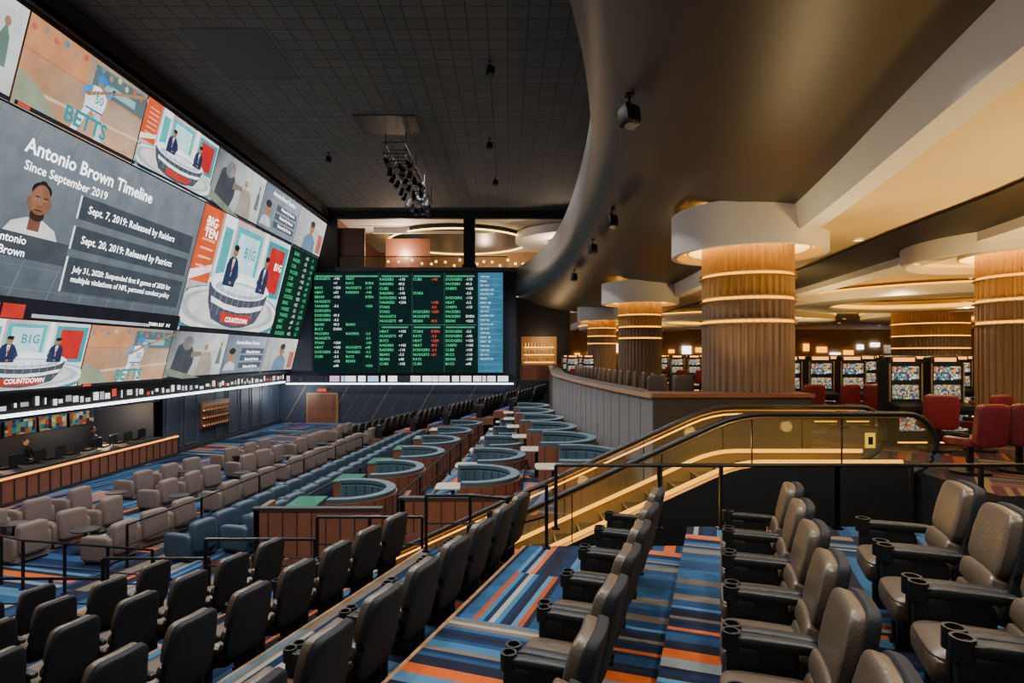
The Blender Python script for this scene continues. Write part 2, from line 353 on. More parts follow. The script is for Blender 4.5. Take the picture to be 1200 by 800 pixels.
# ---------------------------------------------------------------- chairs
def theater(front,shell):
    mb=MB()
    L=Matrix.Translation((0,-.17,.42))@Matrix.Rotation(R(13),4,'X')
    def w(q):
        x,y,z=q; return [x*(1-.12*max(0,z)/.2),y+.35*x*x,z]
    def w2(q):
        x,y,z=q; return [x*(1-.17*max(0,z)/.33),y+.30*x*x,z]
    mb.sell((0,.02,.44),(.235,.055,.19),front,.35,.35,L,24,12,warp=w)
    mb.sell((0,.03,.195),(.235,.06,.075),front,.45,.35,L,24,8,warp=w)
    mb.sell((0,.03,.065),(.23,.06,.065),front,.45,.35,L,24,8,warp=w)
    mb.sell((0,-.035,.32),(.262,.04,.33),shell,.28,.3,L,24,14,warp=w2)
    mb.sell((0,.09,.44),(.235,.25,.075),front,.4,.35,None,24,10)
    mb.sell((0,.26,.42),(.232,.08,.085),front,.6,.35,None,24,8)
    mb.sell((0,.07,.35),(.22,.22,.05),M_blk,.3,.3,None,20,6)
    for s in(-1,1):
        x=.3*s
        mb.sell((x,.05,.635),(.045,.235,.03),M_blk,.4,.4,None,20,8)
        mb.sell((x,.06,.3),(.03,.15,.31),M_blk,.25,.3,None,20,8)
        mb.sell((x,.2,.5),(.04,.1,.11),M_blk,.4,.4,None,16,8)
        mb.arc((x,.27,.58),.038,.052,0,.10,0,2*math.pi,M_blk,16); mb.cyl((x,.27,.58),.04,.01,M_met,16)
        mb.box(x-.03,x+.03,-.12,.22,0,.03,M_met)
        mb.cyl((0,0,0),.035,.02,M_met,10,None,L@Matrix.Translation((.262*s,-.02,.3))@Matrix.Rotation(R(90),4,'Y'))
    mb.box(-.3,.3,-.02,.04,.28,.33,M_met)
    return mb.mesh('theater_chair')
ME_th=theater(M_leath,M_shell)
FA=R(70.3)
def row(q,z,r0,n,sp=.69,me=ME_th,name='theater_chair',jit=2):
    for i in range(n):
        x,y=RQ(r0-i*sp,q); inst(name,me,(x,y,z),FA+R(random.uniform(-jit,jit)))
row(-1.3,-1.95,5.0,5)
row(-.33,-2.25,6.1,7)
row(.95,-2.5,6.6,7)
row(2.8,-2.9,7.55,9)
row(4.6,-3.3,7.4,11)
row(6.35,-3.7,6.9,11)
row(8.1,-4.1,6.5,11)
row(9.85,-4.5,6.0,10)
def club(matl):
    mb=MB()
    mb.sell((0,.05,.36),(.3,.34,.12),matl,.35,.35)
    mb.sell((0,-.3,.55),(.34,.12,.36),matl,.3,.35,Matrix.Translation((0,-.03,0)))
    for s in(-1,1): mb.sell((.37*s,.02,.36),(.09,.38,.28),matl,.3,.3)
    mb.box(-.4,.4,-.35,.35,.05,.2,matl)
    for x in(-.36,.36):
        for y in(-.3,.3): mb.cyl((x,y,0),.025,.08,M_met,8)
    return mb.mesh('club_armchair')
ME_cb=club(M_beige); ME_ct=club(M_teal)
def lerpline(p,q,n):
    return [(p[0]+(q[0]-p[0])*i/(n-1),p[1]+(q[1]-p[1])*i/(n-1)) for i in range(n)]
for k,(a,b_,n_) in enumerate((((-9.3,14.0),(-7.4,33),18),((-11.4,14),(-9.4,34),18),((-13.2,15),(-11.4,29),12))):
    for i,(x,y) in enumerate(lerpline(a,b_,n_)):
        if i%4==3: continue
        inst('club_armchair',ME_cb,(x,y,FL),R(75+random.uniform(-10,10)))
tb=MB(); tb.cyl((0,0,0),.22,.03,M_met,20); tb.cyl((0,0,.03),.035,.5,M_met,10); tb.cyl((0,0,.53),.3,.03,M_dark,24); ME_ctab=tb.mesh('side_table')
for a,b_,n_ in (((-10.15,14.5),(-8.4,32),6),((-12.3,15),(-10.5,32),6)):
    for x,y in lerpline(a,b_,n_): inst('side_table',ME_ctab,(x-.1,y,FL))
for k,(a,b_,n_,z) in enumerate((((-7.5,14.2),(-5.6,30),19,FL),((-6.1,14),(-4.5,29),18,FL+.25))):
    for x,y in lerpline(a,b_,n_): inst('recliner_armchair',ME_ct,(x,y,z),R(72))
mb=MB(); mb.prism([(-6.75,13.2),(-4.9,30.5),(-2.9,30.5),(-5.0,13.2)],FL,FL+.25,M_wood,M_carp2); mb.obj('seating_tier',False)
for k in range(6):
    z=FL+.36*k; x0=-8.6+1.75*k
    mb=MB(); mb.prism([(x0-.9,31.5),(x0+1.2,40.5),(1.6,40.5),(1.6,31.5)],FL,z+.001,M_wood,M_carp2)
    if k: mb.obj('seating_tier',False)
    for i in range(11):
        if i==5: continue
        inst('theater_chair',ME_th,(x0+.2+i*.19,31.9+i*.78,z),R(76))
# ---------------------------------------------------------------- booths
def booth():
    mb=MB(); a=R(105)
    mb.arc((0,0,0),.98,1.14,.12,1.0,-a,a,M_teal2,30); mb.arc((0,0,0),.9,1.0,.42,.92,-a,a,M_teal2,30)
    mb.arc((0,0,0),.94,1.16,.97,1.05,-a,a,M_teal2,30)
    mb.arc((0,0,0),1.14,1.2,0,.96,-a,a,M_wood,30); mb.arc((0,0,0),.45,.99,.3,.46,-a,a,M_teal2,30); mb.arc((0,0,0),.52,1.0,0,.3,-a,a,M_wood,30)
    for i in range(14):
        t=-a+2*a*(i+.5)/14; mb.arc((0,0,0),.885,.9,.45,.92,t-.006,t+.006,M_blk,2); mb.arc((0,0,0),1.2,1.21,.02,.95,t-.006,t+.006,M_dark,2)
    return mb.mesh('curved_booth')
ME_bo=booth()
tb=MB(); tb.sell((0,0,.72),(.42,.34,.025),M_table,.2,.3,None,28,6); tb.cyl((0,0,0),.2,.03,M_met,20); tb.cyl((0,0,.03),.05,.67,M_met,12); ME_bt=tb.mesh('booth_table')
tb=MB(); tb.box(-.35,.35,-.5,.5,.7,.74,M_green); tb.box(-.33,.33,-.48,.48,0,.7,M_wood); ME_gt=tb.mesh('glass_top_console')
def strip(name,f,y0,y1,w0,w1,z,top,side):
    mb=MB(); n_=10; yy=[y0+(y1-y0)*i/n_ for i in range(n_+1)]
    poly=[(f(y)+w1,y) for y in yy]+[(f(y)+w0,y) for y in reversed(yy)]
    mb.prism(poly,FL,z,side,top)
    for y in (y0,):
        for i in range(12):
            x=f(y)+w0+(w1-w0)*i/12; mb.box(x,x+.02,y-.012,y,FL+.1,z-.05,M_dark)
    mb.tube([(f(y)+w0,y,z) for y in yy],.02,M_woodedge,6)
    mb.obj(name,False)
fP1=lambda y:-4.1+(y-13)*.11
fP2=lambda y:-1.05+(y-13.5)*.085
fP3=lambda y:interp(CP,y)-1.3
strip('seating_tier',fP1,12.4,30.5,-1.2,1.45,-4.25,M_carp2,M_wood)
strip('seating_tier',fP2,12.9,30.5,-1.35,1.35,-3.9,M_carp2,M_wood)
strip('seating_tier',fP3,11.9,26,-1.2,1.3,-3.2,M_carp2,M_wood)
for i in range(6):
    y=14.3+i*2.75; inst('curved_booth',ME_bo,(fP1(y)+.1,y,-4.25),R(8)); inst('glass_top_console',ME_gt,(fP1(y)-.85,y,-4.25))
for i in range(6):
    y=14.4+i*2.75; inst('curved_booth',ME_bo,(fP2(y)+.1,y,-3.9),R(6)); inst('booth_table',ME_bt,(fP2(y)-.35,y,-3.9))
for i in range(6):
    y=13.2+i*2.45; inst('curved_booth',ME_bo,(fP3(y)+.0,y,-3.2),R(-5)); inst('booth_table',ME_bt,(fP3(y)-.4,y,-3.2))
def lowpart(x0,x1,y,z0,z1):
    mb=MB(); mb.box(x0,x1,y,y+.12,z0,z1,M_wood); mb.box(x0-.03,x1+.03,y-.03,y+.15,z1,z1+.05,M_dark)
    n_=int((x1-x0)/.3)
    for i in range(n_+1): mb.box(x0+i*.3,x0+i*.3+.02,y-.015,y,z0+.05,z1-.05,M_dark)
    mb.box(x0,x0+.12,y,y+.9,z0,z1,M_wood)
    mb.obj('wood_partition',False)
lowpart(-5.3,-2.65,12.45,-4.25,-3.25); lowpart(-2.35,.2,12.95,-3.9,-3.15)
mb=MB()
for i in range(22):
    y=12.6+i*.75; z=-4.7+min(i,16)*.09; x0=fP2(y)+1.4; x1=min(interp(CP,y)-2.55,x0+1.4)
    if x1-x0<.25: x1=x0+.3
    mb.box(x0,x1,y,y+.75,FL,z,M_carp2); mb.box(x0,x1,y-.02,y+.03,z-.02,z+.01,E_yel2)
mb.tube([(fP2(y)+1.4,y,-4.7+.12*(y-12.6)+.12) for y in (12.6,18,24)],.02,E_yel2,6)
mb.obj('aisle_stairs',False)
# ---------------------------------------------------------------- rails
def rail(pts,h=.82,mid=True,name='guard_rail'):
    mb=MB(); top=[(x,y,z+h) for x,y,z in pts]
    mb.tube(top,.026,M_met,8)
    if mid: mb.tube([(x,y,z+h*.5) for x,y,z in pts],.014,M_met,6)
    for x,y,z in pts: mb.box(x-.022,x+.022,y-.022,y+.022,z,z+h,M_met); mb.box(x-.05,x+.05,y-.05,y+.05,z,z+.02,M_met)
    mb.obj(name,False)
rail([(.62,7.7,-2.25),(1.95,7.7,-2.25),(2.75,7.7,-2.25),(4.25,7.7,-2.25)],mid=False)
rail([(4.25,7.7,-2.25),(5.2,7.7,-2.25),(6.1,7.7,-2.25),(7.55,7.7,-2.25)],mid=False)
rail([(.5,7.7,-2.5),(-.0,8.6,-2.9),(-.55,8.8,-2.9),(-1.2,8.8,-2.9)])
rail([(-1.3,9.1,-3.3),(-2.1,9.1,-3.3),(-2.9,9.1,-3.3)]); rail([(-3.0,9.3,-3.7),(-3.9,9.3,-3.7),(-4.7,9.3,-3.7)])
rail([(-4.8,9.6,-4.1),(-5.7,9.6,-4.1),(-6.5,9.6,-4.1)]); rail([(-6.6,9.8,-4.5),(-7.5,9.8,-4.5),(-8.4,9.8,-4.5),(-8.9,9.0,-4.5)])
rail([(fP1(y)-1.5,y,-4.55) for y in (13.4,15.5,17.6,19.7,21.8,23.9,26,28)])
rail([(-8.6,13.5,FL),(-8.2,16,FL),(-7.9,19,FL),(-7.5,22,FL),(-7.2,25,FL),(-6.8,28,FL)],h=.95)
rail([(-10.6,12.5,FL),(-9.9,12.2,FL),(-8.9,12.0,FL),(-7.9,11.8,FL),(-6.9,11.6,FL)],h=1.0)
rail([(fP2(y)-1.3,y,-3.9) for y in (13,15.1,17.2,19.3,21.4,23.5,26)])
rail([(fP2(y)+1.32,y,-3.9) for y in (13,15.1,17.2,19.3,21.4,23.5,26)])
rail([(7.6,7.75,-1.9),(7.6,6.3,-1.9)],h=.9)
# ---------------------------------------------------------------- escalator
esc=bpy.data.objects.new('escalator',None); bpy.context.collection.objects.link(esc)
sl=.457
def ez(x):
    if x>=4.0: return -1.85
    if x<=-2.2: return -1.85-(4.0+2.2-.4)*sl
    t=4.0-x
    return -1.85-(sl*t*t/1.6 if t<.8 else sl*(t-.4))
XR=6.2
xs=[XR-i*.2 for i in range(44)]
for k,Y in enumerate((9.3,10.55)):
    mb=MB()
    for a,b_ in zip(xs[:-1],xs[1:]):
        za,zb=ez(a),ez(b_)
        for y in(Y-.07,Y+.07): mb.quad((a,y,za+.12),(b_,y,zb+.12),(b_,y,max(zb-1.1,FL)),(a,y,max(za-1.1,FL)),M_gold if (k and y<Y) else M_blk)
        mb.quad((a,Y-.07,za+.12),(b_,Y-.07,zb+.12),(b_,Y+.07,zb+.12),(a,Y+.07,za+.12),M_gold)
        mb.quad((a,Y-.07,max(za-1.1,FL)),(b_,Y-.07,max(zb-1.1,FL)),(b_,Y+.07,max(zb-1.1,FL)),(a,Y+.07,max(za-1.1,FL)),M_blk)
    mb.obj('cladding_%d'%k,True,esc)
    mb=MB()
    for a,b_ in zip(xs[:-1],xs[1:]): mb.quad((a,Y,ez(a)+.12),(b_,Y,ez(b_)+.12),(b_,Y,ez(b_)+.88),(a,Y,ez(a)+.88),M_glass)
    arcp=[(XR+.46*math.sin(t),Y,-1.85+.46+.46*math.cos(t)) for t in [math.pi*i/12 for i in range(13)]]
    mb.add([(XR,Y,-1.85+.12)]+arcp,[tuple(range(len(arcp)+1))],M_glass)
    for x in(5.2,3.8,2.4,1.0,-.4): mb.box(x-.008,x+.008,Y-.012,Y+.012,ez(x)+.12,ez(x)+.88,M_met)
    mb.obj('glass_%d'%k,False,esc)
    mb=MB(); path=[(x,Y,ez(x)+.92) for x in reversed(xs)]+arcp+[(XR-.5,Y,-1.83)]
    mb.tube(path,.045,M_blk,10); mb.tube([(p[0],p[1],p[2]-.05) for p in path[:44]],.02,M_gold,6)
    mb.obj('handrail_%d'%k,True,esc)
    mb=MB(); yy=Y+(.09 if k==0 else -.09)
    mb.tube([(x,yy,ez(x)+.16) for x in xs],.035,E_yel2,6)
    if k: mb.tube([(x,Y-.05,ez(x)+.80) for x in xs],.014,E_yel2,6)
    mb.obj('led_%d'%k,True,esc)
mb=MB()
x=4.0
while x>-2.0:
    z=ez(x-.2)-.1; mb.box(x-.4,x,9.38,10.47,z-.35,z,M_met); mb.box(x-.4,x-.385,9.38,10.47,z-.005,z+.004,M_gold); x-=.4
mb.box(4.0,6.4,9.38,10.47,-2.6,-1.86,M_met); mb.box(-2.6,-2,9.38,10.47,FL,ez(-2)-.1,M_met)
mb.obj('steps',False,esc)
mb=MB(); mb.box(5.55,5.7,9.26,9.28,-1.45,-1.22,emis('sign_yellow',(1,.6,.03),1.0)); mb.box(5.59,5.66,9.255,9.26,-1.4,-1.28,M_blk); mb.obj('caution_sign',False)
# ---------------------------------------------------------------- columns
def column(name,X,Y,r,rd,zb=-1.85,zt=3.05,zd=2.15,drum=True,rings=(1.68,1.17,.69)):
    mb=MB(); N=int(r*84)
    def sec(z0,z1,m):
        vs=[]
        for z in(z0,z1):
            for i in range(N*2):
                a=math.pi*i/N; rr=r if (i%4)<2 else r-.045
                vs.append((X+rr*math.cos(a),Y+rr*math.sin(a),z))
        n2=N*2
        mb.add(vs,[(i,(i+1)%n2,n2+(i+1)%n2,n2+i) for i in range(n2)],m)
    rs=sorted(rings); zs=[zb]+rs+[zt]
    for i,(a,b_) in enumerate(zip(zs[:-1],zs[1:])): sec(a+.025,b_-.025,M_col_lit if i>=2 else M_col)  # upper sections get the colour with the glow painted in
    for z in rings:
        mb.arc((X,Y,0),r-.08,r-.02,z-.028,z+.028,0,2*math.pi,E_yel,64)
        mb.arc((X,Y,0),r-.05,r+.05,z+.034,z+.052,0,2*math.pi,M_gold,64); mb.arc((X,Y,0),r-.05,r+.05,z-.052,z-.034,0,2*math.pi,M_gold,64)
    if drum:
        mb.arc((X,Y,0),rd-.12,rd,zd,zt,0,2*math.pi,M_white,72); mb.arc((X,Y,0),r+.3,rd-.1,zd+.25,zd+.3,0,2*math.pi,M_white,72)
        mb.arc((X,Y,0),r+.28,r+.32,zd+.1,zd+.5,0,2*math.pi,M_white,72)
        mb.arc((X,Y,0),r+.1,r+.2,zd+.32,zd+.38,0,2*math.pi,E_yel8,64)
        mb.arc((X,Y,0),rd-.3,rd-.2,zd+.16,zd+.22,0,2*math.pi,E_yel,64)
    mb.obj(name)
column('ribbed_column',5.25,13.1,.95,1.6)
column('ribbed_column',5.75,26,.93,1.65)
column('ribbed_column',6.15,39,.93,1.6)
column('ribbed_column',11.4,13.1,.92,2.35,zt=2.5,zd=2.05)
column('ribbed_column',21.2,30,1.65,1.8,zt=2.5,drum=False,rings=(1.5,.9,.3))
column('ribbed_column',14.5,34,.9,2.2,zt=2.5,zd=2.0)
column('ribbed_column',27,22,.9,2.2,zt=2.5,zd=2.05)
# ---------------------------------------------------------------- slot machines
def slot():
    mb=MB()
    mb.box(-.34,.34,-.3,.3,0,.75,M_blk); mb.box(-.30,.30,.29,.305,.05,.08,E_yel2)
    mb.add([(-.34,.3,.75),(.34,.3,.75),(.34,.42,.8),(-.34,.42,.8),(-.34,.05,.88),(.34,.05,.88),(.34,.42,.72),(-.34,.42,.72)],[(4,5,2,3),(3,2,6,7),(0,1,6,7)],M_blk)
    mb.box(-.34,.34,-.3,.08,.75,1.7,M_blk)
    mb.box(-.27,.27,.08,.1,.93,1.22,E_slot); mb.box(-.27,.27,.08,.1,1.32,1.6,E_slot2)
    for s in(-1,1): mb.box(.33*s-.012,.33*s+.012,.08,.11,.88,1.66,M_gold)
    mb.sell((0,-.1,1.72),(.32,.14,.1),M_blk,.4,.4); mb.box(-.22,.22,.03,.045,1.7,1.78,E_or)
    mb.box(-.26,.26,.3,.31,.3,.62,E_slot)
    for i in range(5): mb.cyl((-.2+i*.1,.3,.8),.02,.02,E_wht,8)
    return mb.mesh('slot_machine')
ME_sl=slot()
def slotchair():
    mb=MB(); mb.cyl((0,0,0),.27,.04,M_met,20); mb.cyl((0,0,.04),.05,.4,M_met,12)
    mb.sell((0,0,.5),(.29,.28,.08),M_red,.5,.4); mb.sell((0,-.27,.80),(.29,.06,.33),M_red,.3,.4,Matrix.Rotation(R(5),4,'X'))
    for s in(-1,1): mb.sell((.29*s,-.05,.62),(.03,.2,.04),M_blk,.4,.4,None,12,6)
    return mb.mesh('casino_chair')
ME_sc=slotchair()
CF=-1.85
colpos=((5.25,13.1,1.1),(5.75,26,1.1),(6.15,39,1.1),(11.4,13.1,1.4),(21.2,30,2.2),(14.5,34,1.4),(27,22,1.4))
def bank(x0,y,n_,rz=math.pi,sp=.86,ch=True):
    for i in range(n_):
        x=x0+i*sp
        if any(math.hypot(x-cx,y-cy)<cr+.5 for cx,cy,cr in colpos): continue
        inst('slot_machine',ME_sl,(x,y,CF),rz)
        if ch: 
            d=Vector((0,.95,0)); d.rotate(Matrix.Rotation(rz,3,'Z')); inst('casino_chair',ME_sc,(x+d.x,y+d.y,CF),rz+math.pi+R(random.uniform(-25,25)))
bank(8.2,12.4,3); bank(10.9,11.4,4,R(200),ch=False); bank(7.6,16.2,3); bank(13.2,17.5,6); bank(9,22,6); bank(15.5,23,8); bank(8.5,30,5); bank(14,28.5,5); bank(9,38,7); bank(17,36,10); bank(9,47,12); bank(24,45,12); bank(7.8,19.3,4); bank(12,20,6); bank(26,28,8); bank(3.6,33,2); bank(7.5,43,3); bank(3.8,38,2)
for x,y,a in ((7.2,9.3,10),(8.05,9.4,-15),(9.0,9.9,20),(8.9,8.3,5)): inst('casino_chair',ME_sc,(x,y,CF),R(a))
def stool():
    mb=MB(); mb.cyl((0,0,0),.22,.03,M_met,16); mb.cyl((0,0,.03),.035,.7,M_met,8); mb.sell((0,0,.78),(.23,.22,.06),M_leath,.5,.4); mb.sell((0,-.2,1.12),(.22,.05,.27),M_leath,.4,.4,None,16,8); return mb.mesh('bar_stool')
ME_st=stool()
for i in range(22):
    y=13.6+i*.72; inst('bar_stool',ME_st,(interp(CP,y)+.95,y,CF),R(85))
for i in range(2): inst('bar_stool',ME_st,(3.3+i*.6,13.0,CF),R(180))
mb=MB()
mb.box(.6,4.6,42.3,44.2,FL,-1.85,M_dark); mb.box(.6,4.6,44,44.2,-1.85,4.2,M_dark); mb.box(1.0,3.6,43.9,44,-1.0,1.3,M_cas)
for r in range(3):
    mb.box(1.2,3.4,43.75,43.9,-.6+r*.55,-.57+r*.55,E_warm)
    for i in range(10): mb.cyl((1.3+i*.22,43.8,-.56+r*.55),.05,.3,M_gold,8,.03)
mb.box(.9,3.9,42.9,43.3,-1.85,-.75,M_wood); mb.obj('back_bar',False)
# ---------------------------------------------------------------- betting counter
mb=MB()
mb.box(-16.8,-15.8,-2,27.4,FL,-3.86,M_wood); mb.box(-15.95,-15.8,27.4,28.6,FL,-3.86,M_wood); mb.box(-16.9,-15.72,-2,27.4,-3.86,-3.78,M_dark); mb.box(-15.8,-15.75,-2,28.6,-3.95,-3.88,E_or)
for i in range(62): mb.box(-15.8,-15.77,-1.9+i*.5,-1.86+i*.5,FL+.12,-3.98,M_dark)
mb.box(-15.8,-15.76,-2,28.6,FL,FL+.12,M_dark)
mb.obj('betting_counter',False)
tb=MB(); tb.box(-.02,.02,-.3,.3,.12,.48,M_blk); tb.cyl((0,0,0),.12,.02,M_met,14); tb.cyl((0,0,.02),.02,.12,M_met,8); tb.box(-.5,-.2,-.25,.25,0,.06,M_met); ME_mon=tb.mesh('counter_monitor')
for i in range(15): inst('counter_monitor',ME_mon,(-16.2,13+i*.96,-3.78),R(random.uniform(-12,12)))
def tv(x,y):
    mb=MB(); mb.box(x,x+.08,y,y+1.55,-3.15,-2.3,M_blk); mb.box(x+.08,x+.09,y+.05,y+1.5,-3.1,-2.35,E_tv); mb.obj('wall_television',False)
for i in range(8): tv(-18.98,14+i*1.68)
# ---------------------------------------------------------------- truss lighting rig
mb=MB()
for x in(-5.5,-4.6):
    for z in(8.9,9.4): mb.tube([(x,26.5,z),(x,36.5,z)],.035,M_met,6)
    for i in range(20): mb.tube([(x,26.5+i*.5,8.9),(x,27+i*.5,9.4)],.018,M_met,5)
for i in range(11): mb.tube([(-5.5,26.5+i,9.4),(-4.6,26.5+i,9.4)],.02,M_met,5); mb.tube([(-5.5,26.5+i,8.9),(-4.6,26.5+i,8.9)],.02,M_met,5)
for y in(27,30,33,36): 
    for x in(-5.5,-4.6): mb.tube([(x,y,9.4),(x,y,10.1)],.02,M_met,5)
for i in range(26):
    x=(-5.5,-4.6,-5.05)[i%3]; y=26.8+i*.38
    Mx=Matrix.Translation((x,y,8.75))@Matrix.Rotation(R(random.uniform(-50,50)),4,'Y')@Matrix.Rotation(R(random.uniform(-30,30)),4,'X')
    mb.cyl((0,0,-.42),.13,.4,M_shell,12,.1,Mx); mb.cyl((0,0,-.44),.14,.03,M_navy2,12,None,Mx); mb.cyl((0,0,-.445),.08,.01,M_navy2,12,None,Mx)
    mb.tube([(x,y,8.9),(x,y,8.65)],.02,M_met,5)
mb.obj('lighting_truss')
def speaker(x,y,z):
    mb=MB(); Mx=Matrix.Translation((x,y,z-.3))@Matrix.Rotation(R(-20),4,'X')@Matrix.Rotation(R(25),4,'Z')
    mb.sell((0,0,0),(.13,.12,.16),M_blk,.25,.25,Mx,20,8); mb.cyl((0,0,-.17),.08,.02,M_navy2,16,None,Mx); mb.tube([(x,y,z-.2),(x,y,z+.05)],.02,M_met,6); mb.box(x-.06,x+.06,y-.06,y+.06,z,z+.03,M_met); mb.obj('ceiling_speaker')
def sofz(x,y):
    t=(x-interp(EP,y))/(interp(WP,y)-interp(EP,y)); return interp(prof,t)
for x,y in ((1.75,8.6),(2.7,15.5),(2.85,20),(3.0,27)): speaker(x,y,sofz(x,y)-.06)
for x,y in ((-.6,20.6),(-.85,28),(-.7,34),(-9,30)): speaker(x,y,10.07)
# ---------------------------------------------------------------- LED wall
O=Vector((-15.3,0,-1.3)); SX=Vector((0,1,0)); SY=Vector((.2404,0,.9707)).normalized(); SN=SX.cross(SY)
class Scr:
    def __init__(s,O,X,Y,N): s.O,s.X,s.Y,s.N=O,X,Y,N; s.v=[];s.f=[];s.c=[];s.k=0
    def pt(s,a,b,o): return s.O+s.X*a+s.Y*b+s.N*o
    def poly(s,pts,col):
        s.k+=1; o=.03+(s.k%60)*.003; b=len(s.v)
        for i,(x,y) in enumerate(pts):
            s.v.append(s.pt(x,y,o)); s.c.append(col[i] if isinstance(col,list) else col)
        s.f.append(tuple(range(b,b+len(pts))))
    def panel(s,a0,a1,b0,b1): return Pn(s,a0,a1,b0,b1)
    def obj(s,name,parent):
        me=bpy.data.meshes.new(name); me.from_pydata([tuple(p) for p in s.v],[],s.f)
        ca=me.color_attributes.new('Col','FLOAT_COLOR','POINT')
        for i,c in enumerate(s.c): ca.data[i].color=(*c,1)
        me.materials.append(E_pic); o=bpy.data.objects.new(name,me); bpy.context.collection.objects.link(o); o.parent=parent
class Pn:
    def __init__(s,S,a0,a1,b0,b1): s.S,s.a0,s.a1,s.b0,s.b1=S,a0+.03,a1-.03,b0+.03,b1-.03; S.k=0
    def m(s,u,v): 
        u=min(max(u,0),1); v=min(max(v,0),1); return (s.a0+(s.a1-s.a0)*u,s.b0+(s.b1-s.b0)*v)
    def poly(s,pts,col): s.S.poly([s.m(u,v) for u,v in pts],col)
    def rect(s,u0,u1,v0,v1,col): s.poly([(u0,v0),(u1,v0),(u1,v1),(u0,v1)],col)
    def ell(s,cx,cy,rx,ry,col,n=28,a0=0,a1=2*math.pi): s.poly([(cx+rx*math.cos(a0+(a1-a0)*i/n),cy+ry*math.sin(a0+(a1-a0)*i/n)) for i in range(n)],col)
    def bg(s,bl,br,tr,tl): s.poly([(0,0),(1,0),(1,1),(0,1)],[bl,br,tr,tl])
def text(body,S,a,b,size,m,parent,align='LEFT',name='text',lsp=1.0,off=.24,bold=.012):
    c=bpy.data.curves.new(name,'FONT'); c.body=body; c.size=size; c.align_x=align; c.space_line=lsp; c.resolution_u=2; c.offset=size*bold
    c.materials.append(m); o=bpy.data.objects.new(name,c); bpy.context.collection.objects.link(o)
    p=S.pt(a,b,off); M=Matrix((( S.X.x,S.Y.x,S.N.x,p.x),(S.X.y,S.Y.y,S.N.y,p.y),(S.X.z,S.Y.z,S.N.z,p.z),(0,0,0,1)))
    o.matrix_basis=M; o.parent=parent; return o
mb=MB()
c=[O+SY*0-SN*.25,O+SY*10.85-SN*.25,O+SY*10.85,O+SY*0]
vs=[tuple(p+SX*y) for y in(-2,41.99) for p in c]
mb.add(vs,[(0,1,2,3),(4,5,6,7),(0,1,5,4),(1,2,6,5),(2,3,7,6),(3,0,4,7)],M_dark)
vw=mb.obj('video_wall',False)
S=Scr(O,SX,SY,SN)
H0,H1,H2,H3=.15,2.45,8.24,10.78
G=[5.5,10.7,15.9,21.1,26.3,31.5,36.7,41.95]
skin=(.30,.14,.08)
def studio(p):
    p.bg((.40,.48,.52),(.6,.64,.66),(.65,.72,.75),(.45,.12,.07))
    p.rect(0,.17,.4,1,(.62,.08,.02)); p.poly([(0,.4),(.17,.5),(.17,.56),(0,.48)],(.9,.85,.8)); p.rect(.19,.31,.42,1,(.82,.85,.88)); p.rect(.21,.29,.5,.9,(.06,.35,.38))
    p.rect(.33,.62,.5,.95,(.04,.40,.42)); p.rect(.36,.59,.55,.9,(.45,.70,.74)); p.rect(.64,.68,.4,1,(.9,.9,.92)); p.rect(.7,.98,.4,.95,(.02,.28,.32)); p.rect(.74,.94,.45,.9,(.45,.02,.02))
    for i in range(6): p.rect(.03,.14,.52+i*.07,.535+i*.07,(.8,.5,.35))
    p.ell(.47,.18,.62,.24,(.04,.20,.24)); p.ell(.47,.2,.57,.215,(.75,.70,.66)); p.ell(.47,.21,.5,.18,(.35,.42,.44)); p.ell(.47,.22,.44,.16,(.6,.58,.56))
    p.ell(.5,.42,.34,.14,(.85,.87,.9)); p.poly([(.17,.42),(.83,.42),(.80,.26),(.74,.12),(.62,.07),(.5,.05),(.38,.07),(.26,.12),(.20,.26)],(.06,.07,.09)); p.ell(.5,.42,.31,.10,(.95,.95,.97)); p.ell(.5,.405,.27,.07,(.4,.5,.55)); p.ell(.5,.41,.2,.045,(.75,.8,.85))
    for i in range(9): p.rect(.24+i*.062,.245+i*.062,.12+.004*(i-4)**2,.4,(.2,.22,.26))
    p.poly([(.21,.31),(.35,.265),(.5,.25),(.65,.265),(.79,.31),(.78,.26),(.64,.215),(.5,.2),(.36,.215),(.22,.26)],(.9,.9,.9)); p.poly([(.33,.19),(.5,.175),(.67,.19),(.65,.10),(.5,.085),(.35,.10)],(.5,.03,.02))
    for cx,hs in((.34,1),(.70,-1)):
        p.poly([(cx-.06,.42),(cx+.06,.42),(cx+.058,.6),(cx+.045,.65),(cx+.02,.68),(cx-.02,.68),(cx-.045,.65),(cx-.058,.6)],(.02,.03,.07)); p.poly([(cx-.012,.66),(cx+.012,.66),(cx,.5)],(.9,.9,.9)); p.poly([(cx-.004,.65),(cx+.004,.65),(cx+.005,.54),(cx-.005,.54)],(.4,.05,.05))
        p.rect(cx-.01,cx+.01,.66,.70,skin); p.ell(cx,.73,.024,.05,skin); p.ell(cx,.762,.025,.026,(.02,.015,.01)); p.ell(cx+.006*hs,.735,.004,.004,(.02,.01,.01),8); p.ell(cx+.014*hs,.735,.003,.004,(.02,.01,.01),8); p.rect(min(cx,cx+.012*hs),max(cx,cx+.012*hs),.705,.71,(.3,.06,.05))
        p.poly([(cx+.05*hs,.62),(cx+.075*hs,.52),(cx+.05*hs,.45),(cx+.01*hs,.44),(cx+.01*hs,.465),(cx+.04*hs,.48),(cx+.045*hs,.52)],(.03,.045,.09)); p.ell(cx+.005*hs,.452,.012,.014,skin,10)
    p.rect(0,1,0,.04,(.015,.015,.02))
